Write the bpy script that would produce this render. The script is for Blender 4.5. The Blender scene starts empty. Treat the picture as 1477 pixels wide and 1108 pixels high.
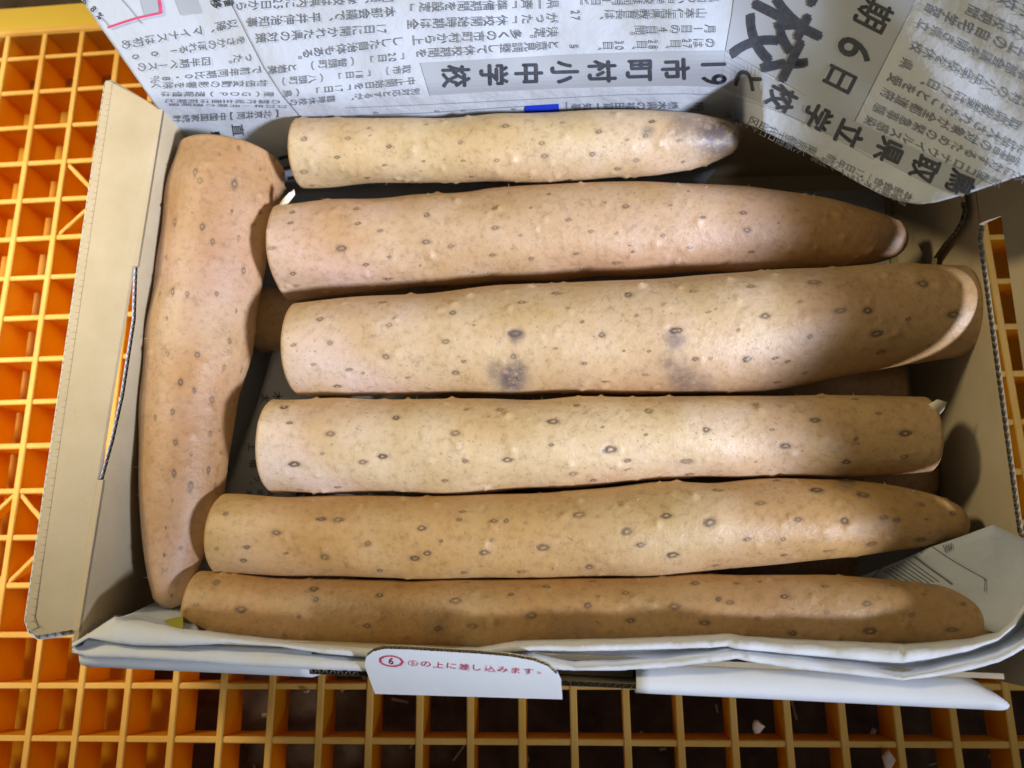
import bpy, bmesh, math, random
import numpy as np
from mathutils import Vector, Matrix

random.seed(7)
rng = np.random.default_rng(11)
scene = bpy.context.scene
COL = scene.collection

# ------------------------------------------------------------------ camera
S = 0.68
CAM = np.array([0.0559236, -0.1279155, 0.4106187]) * S
RX, RY, RZ = 0.24839785, 0.08546074, -0.00865003
FPX, PW, PH = 1150.0, 1477.0, 1108.0
cam_data = bpy.data.cameras.new("camera")
cam = bpy.data.objects.new("camera", cam_data)
COL.objects.link(cam)
cam.location = CAM
cam.rotation_mode = 'XYZ'
cam.rotation_euler = (RX, RY, RZ)
cam_data.sensor_width = 36.0
cam_data.lens = 36.0 * FPX / PW
cam_data.clip_start = 0.01
cam_data.clip_end = 20.0
cam_data.dof.use_dof = True
cam_data.dof.focus_distance = 0.232
cam_data.dof.aperture_fstop = 15.0
scene.camera = cam

# ------------------------------------------------------------------ light
world = bpy.data.worlds.new("World")
scene.world = world
world.use_nodes = True
bg = world.node_tree.nodes["Background"]
bg.inputs["Color"].default_value = (0.97, 1.0, 0.90, 1)
bg.inputs["Strength"].default_value = 0.11
LDIR = Vector((1.33, -0.92, 1.0)).normalized()
LTGT = Vector((-0.015, 0.050, 0.055))
kd = bpy.data.lights.new("window_lamp", 'SPOT')
kd.energy = 94.0
kd.color = (0.86, 0.95, 1.18)
kd.shadow_soft_size = 0.065
kd.spot_size = math.radians(20)
kd.spot_blend = 1.0
key = bpy.data.objects.new("window_lamp", kd)
COL.objects.link(key)
key.location = LTGT + LDIR * 1.05
key.rotation_euler = (-LDIR).to_track_quat('-Z', 'Y').to_euler()

ad = bpy.data.lights.new("room_lamp", 'AREA')
ad.shape = 'DISK'
ad.size = 0.10
ad.energy = 2.3
ad.color = (1.0, 0.85, 0.53)
room = bpy.data.objects.new("room_lamp", ad)
COL.objects.link(room)
RDIR = Vector((-0.76, 0.36, 0.76)).normalized()
room.location = Vector((-0.02, 0.0, 0.05)) + RDIR * 0.64
room.rotation_euler = (-RDIR).to_track_quat('-Z', 'Y').to_euler()

cd_ = bpy.data.lights.new("crate_fill_lamp", 'SPOT')  # unseen fill spot, added to brighten the left side of the crate
cd_.energy = 40.0
cd_.color = (1.0, 0.92, 0.74)
cd_.shadow_soft_size = 0.07
cd_.spot_size = math.radians(24)
cd_.spot_blend = 1.0
crate_fill = bpy.data.objects.new("crate_fill_lamp", cd_)
COL.objects.link(crate_fill)
CDIR = Vector((-0.34, 0.20, 0.92)).normalized()
crate_fill.location = Vector((-0.212, 0.010, 0.0)) + CDIR * 0.75
crate_fill.rotation_euler = (-CDIR).to_track_quat('-Z', 'Y').to_euler()

scene.view_settings.view_transform = 'Standard'
scene.view_settings.look = 'None'
scene.view_settings.exposure = -0.12
scene.view_settings.gamma = 1.0

# ------------------------------------------------------------------ pixel <-> place helpers
def _rot(rx, ry, rz):
    return np.array((Matrix.Rotation(rz, 3, 'Z') @ Matrix.Rotation(ry, 3, 'Y') @ Matrix.Rotation(rx, 3, 'X')))
ROT = _rot(RX, RY, RZ)

def rays(px, py):
    px = np.asarray(px, float); py = np.asarray(py, float)
    d = np.stack([(px - PW / 2) / FPX, -(py - PH / 2) / FPX, -np.ones_like(px)], -1)
    return d @ ROT.T

def unp(px, py, z):
    d = rays(px, py)
    t = (np.asarray(z, float) - CAM[2]) / d[..., 2]
    return CAM + d * t[..., None]

def onplane(px, py, p0, n):
    d = rays(px, py)
    n = np.asarray(n, float)
    t = ((np.asarray(p0) - CAM) @ n) / (d @ n)
    return CAM + d * t[..., None]

def proj(P):
    v = (np.asarray(P) - CAM) @ ROT
    return PW / 2 + FPX * v[..., 0] / -v[..., 2], PH / 2 - FPX * v[..., 1] / -v[..., 2]

# ------------------------------------------------------------------ object helpers
def link(o, parent=None):
    COL.objects.link(o)
    if parent is not None:
        o.parent = parent
    return o

def tag(o, label=None, cat=None, group=None, kind=None):
    if label: o["label"] = label
    if cat: o["category"] = cat
    if group: o["group"] = group
    if kind: o["kind"] = kind
    return o

def empty(name, loc=(0, 0, 0)):
    o = bpy.data.objects.new(name, None)
    o.location = loc
    o.empty_display_size = 0.02
    return link(o)

def mesh_obj(name, verts, faces, mats, parent=None, smooth=False, midx=None):
    me = bpy.data.meshes.new(name)
    me.from_pydata([tuple(v) for v in verts], [], [tuple(f) for f in faces])
    for m in (mats if isinstance(mats, (list, tuple)) else [mats]):
        me.materials.append(m)
    if midx is not None:
        me.polygons.foreach_set("material_index", np.asarray(midx, np.int32))
    if smooth:
        me.polygons.foreach_set("use_smooth", np.ones(len(me.polygons), bool))
    me.update()
    o = bpy.data.objects.new(name, me)
    link(o)
    if parent is not None:
        o.parent = parent
        o.matrix_parent_inverse = Matrix.Translation(-Vector(parent.location))
    return o

# ------------------------------------------------------------------ materials
def mat(name):
    m = bpy.data.materials.new(name)
    m.use_nodes = True
    nt = m.node_tree
    b = nt.nodes["Principled BSDF"]
    return m, nt, b

def noise(nt, scale, detail=4, rough=0.55, vec=None):
    n = nt.nodes.new("ShaderNodeTexNoise")
    n.inputs["Scale"].default_value = scale
    n.inputs["Detail"].default_value = detail
    n.inputs["Roughness"].default_value = rough
    if vec is not None:
        nt.links.new(vec, n.inputs["Vector"])
    return n

def ramp(nt, fac, stops):
    r = nt.nodes.new("ShaderNodeValToRGB")
    cr = r.color_ramp
    while len(cr.elements) < len(stops):
        cr.elements.new(0.5)
    for e, (p, c) in zip(cr.elements, stops):
        e.position = p
        e.color = (c[0], c[1], c[2], 1) if len(c) == 3 else c
    nt.links.new(fac, r.inputs["Fac"])
    return r

def mixc(nt, a, b, fac, mode='MIX'):
    m = nt.nodes.new("ShaderNodeMix")
    m.data_type = 'RGBA'
    m.blend_type = mode
    for s, v in ((m.inputs[0], fac), (m.inputs[6], a), (m.inputs[7], b)):
        if hasattr(v, "is_linked"):
            nt.links.new(v, s)
        elif isinstance(v, (int, float)):
            s.default_value = v
        else:
            s.default_value = (*v, 1)
    return m.outputs[2]

def bump(nt, b, h, strength=0.2, dist=0.001):
    bp = nt.nodes.new("ShaderNodeBump")
    bp.inputs["Strength"].default_value = strength
    bp.inputs["Distance"].default_value = dist
    nt.links.new(h, bp.inputs["Height"])
    nt.links.new(bp.outputs["Normal"], b.inputs["Normal"])

def coords(nt, rnd=True):
    tc = nt.nodes.new("ShaderNodeTexCoord")
    return tc.outputs["Object"]

def simple(name, c1, c2, scale, rough=0.7, bstr=0.15, bscale=900, spec=0.3):
    m, nt, b = mat(name)
    co = coords(nt)
    n = noise(nt, scale, 5, 0.6, co)
    r = ramp(nt, n.outputs["Fac"], [(0.3, c1), (0.7, c2)])
    nt.links.new(r.outputs[0], b.inputs["Base Color"])
    b.inputs["Roughness"].default_value = rough
    b.inputs["Specular IOR Level"].default_value = spec
    n2 = noise(nt, bscale, 3, 0.6, co)
    bump(nt, b, n2.outputs["Fac"], bstr, 0.0004)
    return m

def plastic(name, c1, c2, scale, rough):
    m = simple(name, c1, c2, scale, rough, 0.1, 500, 0.4)
    nt = m.node_tree
    b = nt.nodes["Principled BSDF"]
    tr = nt.nodes.new("ShaderNodeBsdfTranslucent")
    src = b.inputs["Base Color"].links[0].from_socket
    nt.links.new(src, tr.inputs["Color"])
    mx = nt.nodes.new("ShaderNodeMixShader"); mx.inputs[0].default_value = 0.55
    nt.links.new(b.outputs[0], mx.inputs[1]); nt.links.new(tr.outputs[0], mx.inputs[2])
    nt.links.new(mx.outputs[0], nt.nodes["Material Output"].inputs["Surface"])
    return m

def board_mat(name, c1, c2, fibre=(0.25, 0.18, 0.1)):
    m, nt, b = mat(name)
    co = coords(nt)
    n = noise(nt, 60, 5, 0.6, co)
    r = ramp(nt, n.outputs["Fac"], [(0.3, c1), (0.72, c2)])
    n2 = noise(nt, 1500, 3, 0.7, co)
    sp = ramp(nt, n2.outputs["Fac"], [(0.62, (0, 0, 0)), (0.72, (1, 1, 1))])
    c = mixc(nt, r.outputs[0], fibre, sp.outputs[0])
    mm = nt.nodes.new("ShaderNodeMix"); mm.data_type = 'RGBA'; mm.inputs[0].default_value = 0.35
    nt.links.new(r.outputs[0], mm.inputs[6]); nt.links.new(c, mm.inputs[7])
    nt.links.new(mm.outputs[2], b.inputs["Base Color"])
    b.inputs["Roughness"].default_value = 0.85
    b.inputs["Specular IOR Level"].default_value = 0.2
    wv = nt.nodes.new("ShaderNodeTexNoise"); wv.inputs["Scale"].default_value = 220
    nt.links.new(co, wv.inputs["Vector"])
    bump(nt, b, wv.outputs["Fac"], 0.12, 0.0006)
    return m

M_KRAFT = board_mat("kraft_board", (0.46, 0.365, 0.225), (0.535, 0.435, 0.285))
M_WHITE = board_mat("white_board", (0.74, 0.76, 0.79), (0.80, 0.81, 0.83), (0.6, 0.6, 0.6))
M_FLUTE = simple("flute_paper", (0.36, 0.29, 0.2), (0.48, 0.40, 0.29), 300)
M_ORANGE = plastic("orange_plastic", (0.94, 0.50, 0.012), (0.98, 0.60, 0.03), 14, 0.42)
M_PALE = simple("worn_plastic_edge", (0.80, 0.41, 0.07), (0.91, 0.53, 0.14), 40, 0.6, 0.35, 800, 0.3)
M_YELLOW = simple("yellow_plastic", (0.80, 0.52, 0.05), (0.86, 0.60, 0.10), 9, 0.45, 0.1, 500, 0.4)
M_SOIL = simple("dark_soil", (0.06, 0.038, 0.027), (0.15, 0.11, 0.08), 90, 0.95, 1.0, 250)
M_STRAW = simple("pale_straw", (0.45, 0.36, 0.24), (0.6, 0.5, 0.36), 50, 0.8)
M_SCRAP = simple("peach_scrap", (0.72, 0.45, 0.33), (0.85, 0.65, 0.52), 120, 0.7)
M_ROOT = simple("rootlet", (0.42, 0.27, 0.14), (0.62, 0.45, 0.28), 200, 0.7)
M_FLESH = simple("cut_yam_flesh", (0.72, 0.62, 0.45), (0.82, 0.74, 0.58), 160, 0.55)
M_INK = simple("black_ink", (0.035, 0.038, 0.05), (0.06, 0.062, 0.075), 700, 0.75, 0.0)
M_INKGREY = simple("body_text_ink", (0.10, 0.105, 0.12), (0.16, 0.165, 0.18), 700, 0.75, 0.0)
M_BAND = simple("grey_tint_ink", (0.32, 0.335, 0.36), (0.355, 0.37, 0.39), 30, 0.8, 0.0)
M_RED = simple("red_ink", (0.55, 0.04, 0.12), (0.62, 0.07, 0.16), 300, 0.7, 0.0)
M_BLUE = simple("blue_ink", (0.01, 0.03, 0.45), (0.015, 0.045, 0.55), 100, 0.7, 0.0)
M_LIME = simple("lime_ink", (0.28, 0.27, 0.02), (0.36, 0.33, 0.04), 100, 0.7, 0.0)
M_DOT = simple("dotted_rule_ink", (0.25, 0.26, 0.28), (0.3, 0.31, 0.33), 100, 0.7, 0.0)

def paper_mat(name, c1, c2):
    m, nt, b = mat(name)
    co = coords(nt)
    n = noise(nt, 25, 4, 0.6, co)
    r = ramp(nt, n.outputs["Fac"], [(0.3, c1), (0.7, c2)])
    nt.links.new(r.outputs[0], b.inputs["Base Color"])
    b.inputs["Roughness"].default_value = 0.8
    b.inputs["Specular IOR Level"].default_value = 0.2
    n2 = noise(nt, 70, 6, 0.5, co)
    bump(nt, b, n2.outputs["Fac"], 0.55, 0.003)
    return m
M_PAPER = paper_mat("newsprint", (0.445, 0.468, 0.505), (0.50, 0.52, 0.555))
M_MARGIN = paper_mat("newsprint_margin", (0.66, 0.67, 0.68), (0.72, 0.725, 0.735))

def yam_mat():
    m, nt, b = mat("yam_skin")
    co = coords(nt)
    at = nt.nodes.new("ShaderNodeAttribute"); at.attribute_name = "eye_d"
    ac_ = nt.nodes.new("ShaderNodeAttribute"); ac_.attribute_name = "eye_c"
    ak = nt.nodes.new("ShaderNodeAttribute"); ak.attribute_name = "eye_k"
    ad = nt.nodes.new("ShaderNodeAttribute"); ad.attribute_name = "dirt_shade"
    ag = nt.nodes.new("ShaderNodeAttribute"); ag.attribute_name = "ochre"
    n1 = noise(nt, 30, 5, 0.55, co)
    base = ramp(nt, n1.outputs["Fac"], [(0.32, (0.52, 0.36, 0.165)), (0.5, (0.62, 0.47, 0.285)), (0.66, (0.68, 0.53, 0.42))])
    och = mixc(nt, base.outputs[0], (0.56, 0.315, 0.105), ag.outputs["Fac"])  # ochre patches; some put shade into the skin colour
    nb_ = noise(nt, 17, 3, 0.5, co)
    lb_ = ramp(nt, nb_.outputs["Fac"], [(0.42, (0, 0, 0)), (0.64, (0.75, 0.75, 0.75))])
    och = mixc(nt, och, (0.47, 0.275, 0.095), lb_.outputs[0])
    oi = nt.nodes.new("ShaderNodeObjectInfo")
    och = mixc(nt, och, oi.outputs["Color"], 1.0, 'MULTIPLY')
    # fine mottling
    n2 = noise(nt, 420, 6, 0.7, co)
    mot = ramp(nt, n2.outputs["Fac"], [(0.28, (0.68, 0.64, 0.58)), (0.48, (1, 1, 1)), (0.75, (1.13, 1.13, 1.13))])
    c = mixc(nt, och, mot.outputs[0], 0.9, 'MULTIPLY')
    # tiny dark specks
    v = nt.nodes.new("ShaderNodeTexVoronoi"); v.inputs["Scale"].default_value = 430
    nt.links.new(co, v.inputs["Vector"])
    n3 = noise(nt, 90, 3, 0.6, co)
    mth = nt.nodes.new("ShaderNodeMath"); mth.operation = 'MULTIPLY_ADD'
    mth.inputs[1].default_value = -0.55; mth.inputs[2].default_value = 0.38
    nt.links.new(n3.outputs["Fac"], mth.inputs[0])
    lt = nt.nodes.new("ShaderNodeMath"); lt.operation = 'LESS_THAN'
    nt.links.new(v.outputs["Distance"], lt.inputs[0]); nt.links.new(mth.outputs[0], lt.inputs[1])
    ml = nt.nodes.new("ShaderNodeMath"); ml.operation = 'MULTIPLY'; ml.inputs[1].default_value = 0.55
    nt.links.new(lt.outputs[0], ml.inputs[0])
    c = mixc(nt, c, (0.30, 0.21, 0.13), ml.outputs[0])
    # root eyes: pale core, dark ring, soft halo
    n4 = noise(nt, 650, 4, 0.65, co)
    add = nt.nodes.new("ShaderNodeMath"); add.operation = 'MULTIPLY_ADD'
    add.inputs[1].default_value = 0.9; 
    nt.links.new(n4.outputs["Fac"], add.inputs[0]); nt.links.new(at.outputs["Fac"], add.inputs[2])
    dv = nt.nodes.new("ShaderNodeMath"); dv.operation = 'MULTIPLY_ADD'; dv.inputs[1].default_value = 0.4; dv.inputs[2].default_value = -0.075
    nt.links.new(add.outputs[0], dv.inputs[0])
    msk = ramp(nt, dv.outputs[0], [(0.13, (0.15, 0.15, 0.15)), (0.22, (0.35, 0.35, 0.35)), (0.27, (1, 1, 1)), (0.40, (0.85, 0.85, 0.85)), (0.50, (0.22, 0.22, 0.22)), (0.72, (0, 0, 0))])
    core = ramp(nt, dv.outputs[0], [(0.08, (1, 1, 1)), (0.32, (0.2, 0.2, 0.2)), (0.4, (0, 0, 0))])
    cm = nt.nodes.new("ShaderNodeMath"); cm.operation = 'MULTIPLY'
    nt.links.new(core.outputs[0], cm.inputs[0]); nt.links.new(ac_.outputs["Fac"], cm.inputs[1])
    mxm = nt.nodes.new("ShaderNodeMath"); mxm.operation = 'MAXIMUM'
    nt.links.new(msk.outputs[0], mxm.inputs[0]); nt.links.new(cm.outputs[0], mxm.inputs[1])
    mk = nt.nodes.new("ShaderNodeMath"); mk.operation = 'MULTIPLY'
    nt.links.new(mxm.outputs[0], mk.inputs[0]); nt.links.new(ak.outputs["Fac"], mk.inputs[1])
    c = mixc(nt, c, (0.115, 0.066, 0.038), mk.outputs[0])
    # earth marks, plus shade painted into one yam's tip
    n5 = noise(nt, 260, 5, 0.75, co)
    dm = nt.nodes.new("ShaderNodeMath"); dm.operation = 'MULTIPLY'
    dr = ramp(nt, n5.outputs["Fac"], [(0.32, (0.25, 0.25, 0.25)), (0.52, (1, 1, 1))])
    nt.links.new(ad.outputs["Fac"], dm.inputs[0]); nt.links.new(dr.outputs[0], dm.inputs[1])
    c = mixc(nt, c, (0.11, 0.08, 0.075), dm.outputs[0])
    nt.links.new(c, b.inputs["Base Color"])
    b.inputs["Roughness"].default_value = 0.45
    b.inputs["Specular IOR Level"].default_value = 0.65
    b.inputs["Subsurface Weight"].default_value = 0.15
    b.inputs["Subsurface Radius"].default_value = (0.006, 0.0028, 0.001)
    b.inputs["Subsurface Scale"].default_value = 1.0
    n6 = noise(nt, 500, 6, 0.7, co)
    bump(nt, b, n6.outputs["Fac"], 0.38, 0.0008)
    return m
M_YAM = yam_mat()

# ------------------------------------------------------------------ ground
GZ = -0.075
g = mesh_obj("ground", [(-1.2, -1.2, GZ), (1.2, -1.2, GZ), (1.2, 1.2, GZ), (-1.2, 1.2, GZ)], [(0, 1, 2, 3)], M_SOIL)
tag(g, "dark brown earth seen through the crate openings", None, None, "structure")
sv, sf = [], []
for i in range(700):
    x, y = rng.uniform(-0.28, 0.30), rng.uniform(-0.26, 0.22)
    a = rng.uniform(0, math.pi); L = rng.uniform(0.002, 0.008); w = rng.uniform(0.0003, 0.0009)
    dx, dy = math.cos(a) * L, math.sin(a) * L
    nx, ny = -math.sin(a) * w, math.cos(a) * w
    z0, z1 = GZ + 0.0006, GZ + 0.0006 + rng.uniform(0, 0.002)
    k = len(sv)
    sv += [(x - nx, y - ny, z0), (x + nx, y + ny, z0), (x + dx + nx, y + dy + ny, z1), (x + dx - nx, y + dy - ny, z1), (x, y, z0 + w), (x + dx, y + dy, z1 + w)]
    sf += [(k, k + 4, k + 5, k + 3), (k + 4, k + 1, k + 2, k + 5), (k, k + 1, k + 4), (k + 3, k + 5, k + 2), (k, k + 3, k + 2, k + 1)]
st = mesh_obj("straw", sv, sf, M_STRAW)
tag(st, "pale bits of straw scattered on the dark earth", "straw", None, "stuff")

# ------------------------------------------------------------------ crate
P = 0.025 * S
crate = empty("harvest_crate", (0, 0, -0.016))
tag(crate, "orange plastic lattice crate under the cardboard box", "crate")
def bar(p0, p1, wt, wb, ztop, zbot, name="bar"):
    p0 = np.array(p0, float); p1 = np.array(p1, float)
    t = p1 - p0; t /= np.linalg.norm(t); n = np.array([-t[1], t[0]])
    c = 0.00035
    prof = [(-wb / 2, zbot), (-wt / 2, ztop - c), (-wt / 2 + c, ztop), (wt / 2 - c, ztop), (wt / 2, ztop - c), (wb / 2, zbot)]
    # wavy moulded top edge: a few stations along the bar
    ns = 14
    v, f, mi = [], [], []
    for i in range(ns):
        q = p0 + (p1 - p0) * i / (ns - 1)
        jz = rng.uniform(-0.0001, 0.0001)
        for (o, z) in prof:
            jn = rng.uniform(-0.00008, 0.00008)
            v.append((q[0] + n[0] * (o + jn), q[1] + n[1] * (o + jn), z + (jz if z > zbot else 0)))
    m = len(prof)
    for i in range(ns - 1):
        for j in range(m):
            a, b2 = i * m + j, i * m + (j + 1) % m
            f.append((a, a + m, b2 + m, b2)); mi.append(1 if j in (1, 2, 3) else 0)
    f.append(tuple(range(m))); mi.append(0)
    f.append(tuple(reversed(range((ns - 1) * m, ns * m)))); mi.append(0)
    return mesh_obj(name, v, f, [M_ORANGE, M_PALE], crate, False, mi)
X0, X1 = (-7 - 12) * P, (27 - 12) * P
Y1, Y0 = (9 - 0.36) * P, (9 - 21) * P
for c in range(-6, 27):
    x = (c - 12) * P
    bar((x, Y0), (x, Y1), 0.0024, 0.0015, 0.0, -0.016)
for r in range(1, 21):
    y = (9 - r) * P
    bar((X0, y), (X1, y), 0.0021, 0.0013, -0.0005, -0.015)
for (a, b) in (((4, 2), (5, 3)), ((6, 2), (5, 3)), ((12, 2), (13, 3)), ((14, 2), (13, 3)), ((13, 1), (14, 2)), ((13, 1), (12, 2))):
    bar(((a[1] - 12) * P, (9 - a[0]) * P), ((b[1] - 12) * P, (9 - b[0]) * P), 0.0017, 0.0012, -0.0010, -0.006, "brace")
# rim along the far side
rv = []
for x in np.linspace(X0, X1, 30):
    for (dy, z) in ((0.0, -0.016), (0.0, -0.0002), (0.0008, 0.0006), (0.0025, 0.0007), (0.0035, -0.0002), (0.018, -0.004), (0.020, -0.016)):
        rv.append((x, Y1 + dy, z + rng.uniform(-1e-4, 1e-4)))
rf, rm = [], []
for i in range(29):
    for j in range(6):
        a = i * 7 + j
        rf.append((a, a + 7, a + 8, a + 1)); rm.append(1 if j in (1, 2, 3) else 0)
mesh_obj("rim", rv, rf, [M_YELLOW, M_PALE], crate, False, rm)
# tray floor below the lattice, with square openings under some cells
tv, tf = [], []
def slab(x0, x1, y0, y1, z0, z1):
    k = len(tv)
    tv.extend([(x0, y0, z0), (x1, y0, z0), (x1, y1, z0), (x0, y1, z0), (x0, y0, z1), (x1, y0, z1), (x1, y1, z1), (x0, y1, z1)])
    tf.extend([(k, k + 3, k + 2, k + 1), (k + 4, k + 5, k + 6, k + 7), (k, k + 1, k + 5, k + 4), (k + 1, k + 2, k + 6, k + 5), (k + 2, k + 3, k + 7, k + 6), (k + 3, k, k + 4, k + 7)])
slab(X0, (3.6 - 12) * P, (9 - 3.4) * P, Y1 + 0.02, -0.036, -0.0345)
slab(X0, (4.2 - 12) * P, (9 - 16.2) * P, (9 - 6.6) * P, -0.034, -0.0325)
slab(X0, (1.3 - 12) * P, (9 - 6.6) * P, (9 - 3.4) * P, -0.035, -0.0335)
slab((2.2 - 12) * P, (4.2 - 12) * P, (9 - 5.2) * P, (9 - 3.4) * P, -0.035, -0.0335)
slab(X0, (4.9 - 12) * P, Y0, (9 - 16.2) * P, -0.036, -0.0345)
slab((21.2 - 12) * P, X1, (9 - 15.5) * P, Y1, -0.034, -0.0325)
for k in range(8):
    y = (9 - (17.75 + 0.02 * k)) * P
slab(X0, X1, (9 - 19.4) * P, (9 - 18.1) * P, -0.031, -0.029)
mesh_obj("lower_shelf", tv, tf, M_ORANGE, crate)

# scraps lying on the bars
def scrap(px, py, w, h, z, label, m=M_SCRAP):
    c = unp(px, py, z)
    n = 9
    a = np.linspace(0, 2 * np.pi, n, endpoint=False)
    rr = rng.uniform(0.65, 1.15, n)
    pts = [(c[0] + math.cos(t) * w * q, c[1] + math.sin(t) * h * q, z + rng.uniform(-0.0004, 0.0006)) for t, q in zip(a, rr)]
    v = pts + [(p[0] * 0.55 + c[0] * 0.45, p[1] * 0.55 + c[1] * 0.45, p[2] + 0.0007) for p in pts] + [(c[0], c[1], z + 0.0005), (c[0], c[1], z - 0.0006)]
    f = []
    for i in range(n):
        j = (i + 1) % n
        f += [(i, j, n + j, n + i), (n + i, n + j, 2 * n), (j, i, 2 * n + 1)]
    o = mesh_obj("peel_scrap", v, f, m, None, True)
    tag(o, label, "scrap", "scraps of peel on the crate")
scrap(1093, 1048, 0.0021, 0.0024, 0.0008, "pinkish scrap of peel on the lattice by itself")
scrap(1281, 1096, 0.0022, 0.0030, 0.0008, "brown-and-cream crumpled scrap on the lattice beside a dark speck")
scrap(443, 997, 0.0014, 0.0006, 0.0008, "tiny cream shred on the lattice below the box slot", M_STRAW)

# ------------------------------------------------------------------ cardboard box
H = 0.060
TB = 0.0013
box = empty("cardboard_box", (0.02, -0.02, 0.0))
tag(box, "open shallow kraft cardboard box with white outside, holding the yams", "box")
V = lambda *a: np.array(a, float)
BL, FL, FR, BR = V(-0.0935, 0.0665), V(-0.1010, -0.1010), V(0.1505, -0.1130), V(0.1550, 0.0600)

def board(name, pts, n, mats=(None, None), cut=(), parent=box, t=TB, shear=0.0):
    """corrugated board: two liners, closed folded edges, open fluted cut edges"""
    pts = [np.asarray(p, float) for p in pts]
    n = np.asarray(n, float); n = n / np.linalg.norm(n)
    N = len(pts)
    cen = sum(pts) / N
    inns = {}
    for i in cut:
        d = pts[(i + 1) % N] - pts[i]; d = d / max(np.linalg.norm(d), 1e-9)
        # polygon is taken in order; inward side by the polygon's turning sense
        inns[i] = np.cross(n, d)
    area = sum(np.dot(n, np.cross(pts[i] - cen, pts[(i + 1) % N] - cen)) for i in range(N))
    if area < 0: inns = {k: -v_ for k, v_ in inns.items()}
    A = []
    for i in range(N):
        sh = [inns[k] for k in (i, (i - 1) % N) if k in inns]
        A.append(pts[i] + (sum(sh) / len(sh) * shear if sh else 0))
    B = [p - n * t for p in pts]
    v = A + B
    f = [tuple(range(N)), tuple(reversed(range(N, 2 * N)))]
    mi = [0, 1]
    fl = []
    for i in range(N):
        j = (i + 1) % N
        if i in cut:
            fl.append((i, j))
        else:
            f.append((i, i + N, j + N, j)); mi.append(0)
    for i, j in fl:
        a, b = pts[i], pts[j]
        L = np.linalg.norm(b - a)
        if L < 1e-5: continue
        d = (b - a) / L
        inn = inns[i]
        m = max(2, int(L / 0.00028))
        k0 = len(v)
        for q in range(m + 1):
            s = L * q / m
            off = 0.5 + 0.46 * math.sin(2 * math.pi * s / 0.0021) + rng.uniform(-0.03, 0.03)
            o = rng.uniform(-0.00006, 0.00022)
            sh_ = inn * shear * (1 - off)
            v.append(a + d * s - n * t * off + inn * (0.0001 + o) + sh_)
            v.append(a + d * s - n * t * off + inn * 0.0026 + sh_)
        for q in range(m):
            f.append((k0 + 2 * q, k0 + 2 * q + 1, k0 + 2 * q + 3, k0 + 2 * q + 2)); mi.append(2)
        # back stop inside the board
        k1 = len(v)
        q0 = inn * (0.0024 + shear) - n * 0.0001; q1 = inn * 0.0024 - n * (t - 0.0001)
        v += [a + q0, b + q0, b + q1, a + q1]
        f.append((k1, k1 + 1, k1 + 2, k1 + 3)); mi.append(2)
    return mesh_obj(name, v, f, [mats[0] or M_KRAFT, mats[1] or M_WHITE, M_FLUTE], parent, False, mi)

def lerp2(a, b, y):           # point of the wall line a-b at world y
    t = (y - a[1]) / (b[1] - a[1])
    return a + (b - a) * t
def wall_pts(a, b, top):
    return [V(*lerp2(a, b, y), z) for (y, z) in top]
# left wall (inside faces +x)
top = [(BL[1], H), (0.010, H), (0.004, H - 0.0012), (-0.006, H - 0.0034), (-0.030, H - 0.0036), (-0.044, H - 0.0022), (-0.056, H), (FL[1], H)]
pl = wall_pts(BL, FL, top)
board("side_wall", [V(*FL, 0.0005), V(*BL, 0.0005)] + pl, (1, 0.04, 0), cut=(3, 4, 5, 6, 7))
# left flap, folded outwards
hb = [V(*lerp2(BL, FL, y), H + 0.0003) for y in (BL[1] - 0.002, 0.010, -0.056, FL[1] + 0.003)]
off = V(-0.0016, 0, 0)
zf = H + 0.002
fo = [unp(237, 160, H), unp(158, 112, zf), unp(150, 113, zf), unp(146, 121, zf), unp(30, 895, zf), unp(36, 914, zf), unp(50, 924, zf - 0.0005), unp(104, 916, H)]
board("side_flap", [fo[1], fo[2], fo[3], fo[4], fo[5], fo[6], fo[7], hb[3], hb[2], hb[2] + off, hb[1] + off, hb[1], hb[0]], (0, 0, 1), cut=(0, 1, 2, 3, 4, 5), shear=0.0014)
# right wall (inside faces -x)
top = [(FR[1], H), (-0.0765, H), (-0.074, H - 0.0020), (0.008, H - 0.0020), (0.0115, H), (BR[1], H)]
board("side_wall", [V(*BR, 0.0005), V(*FR, 0.0005)] + wall_pts(BR, FR, top), (-1, 0.05, 0), cut=(3, 4, 5), shear=0.0004)
# right flap, standing up and leaning outwards
fa = math.radians(60)
FLAPL = 0.098
up = V(math.cos(fa), 0.0, math.sin(fa))
h0, h1 = V(*lerp2(BR, FR, 0.066), H + 0.0003), V(*lerp2(BR, FR, -0.108), H + 0.0003)
h0b, h1b = V(*lerp2(BR, FR, 0.012), H + 0.0003), V(*lerp2(BR, FR, -0.0765), H + 0.0003)
board("side_flap", [h1, h1b, h1b + up * 0.0060, h0b + up * 0.0060, h0b, h0, h0 + up * FLAPL, h1 + up * FLAPL + V(0, -0.006, 0)], (-math.sin(fa), 0, math.cos(fa)), cut=(5, 6, 7))
# tuck tab lying against the right wall at the far corner
pn = V(-1, 0.05, 0); pp = V(*BR, 0) + V(-0.0022, 0, 0)
tabp = [onplane(x, y, pp, pn) for (x, y) in ((1386, 292), (1388, 305), (1384, 320), (1375, 335), (1360, 352), (1346, 372), (1343, 392))]
tabp = [V(BR[0] - 0.0022, BR[1] - 0.002, H - 0.004)] + tabp + [V(BR[0] - 0.0022, BR[1] - 0.002, 0.004)]
board("tuck_tab", tabp, (-1, 0.05, 0), mats=(M_KRAFT, M_KRAFT), cut=(1, 2, 3, 4, 5))
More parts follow.
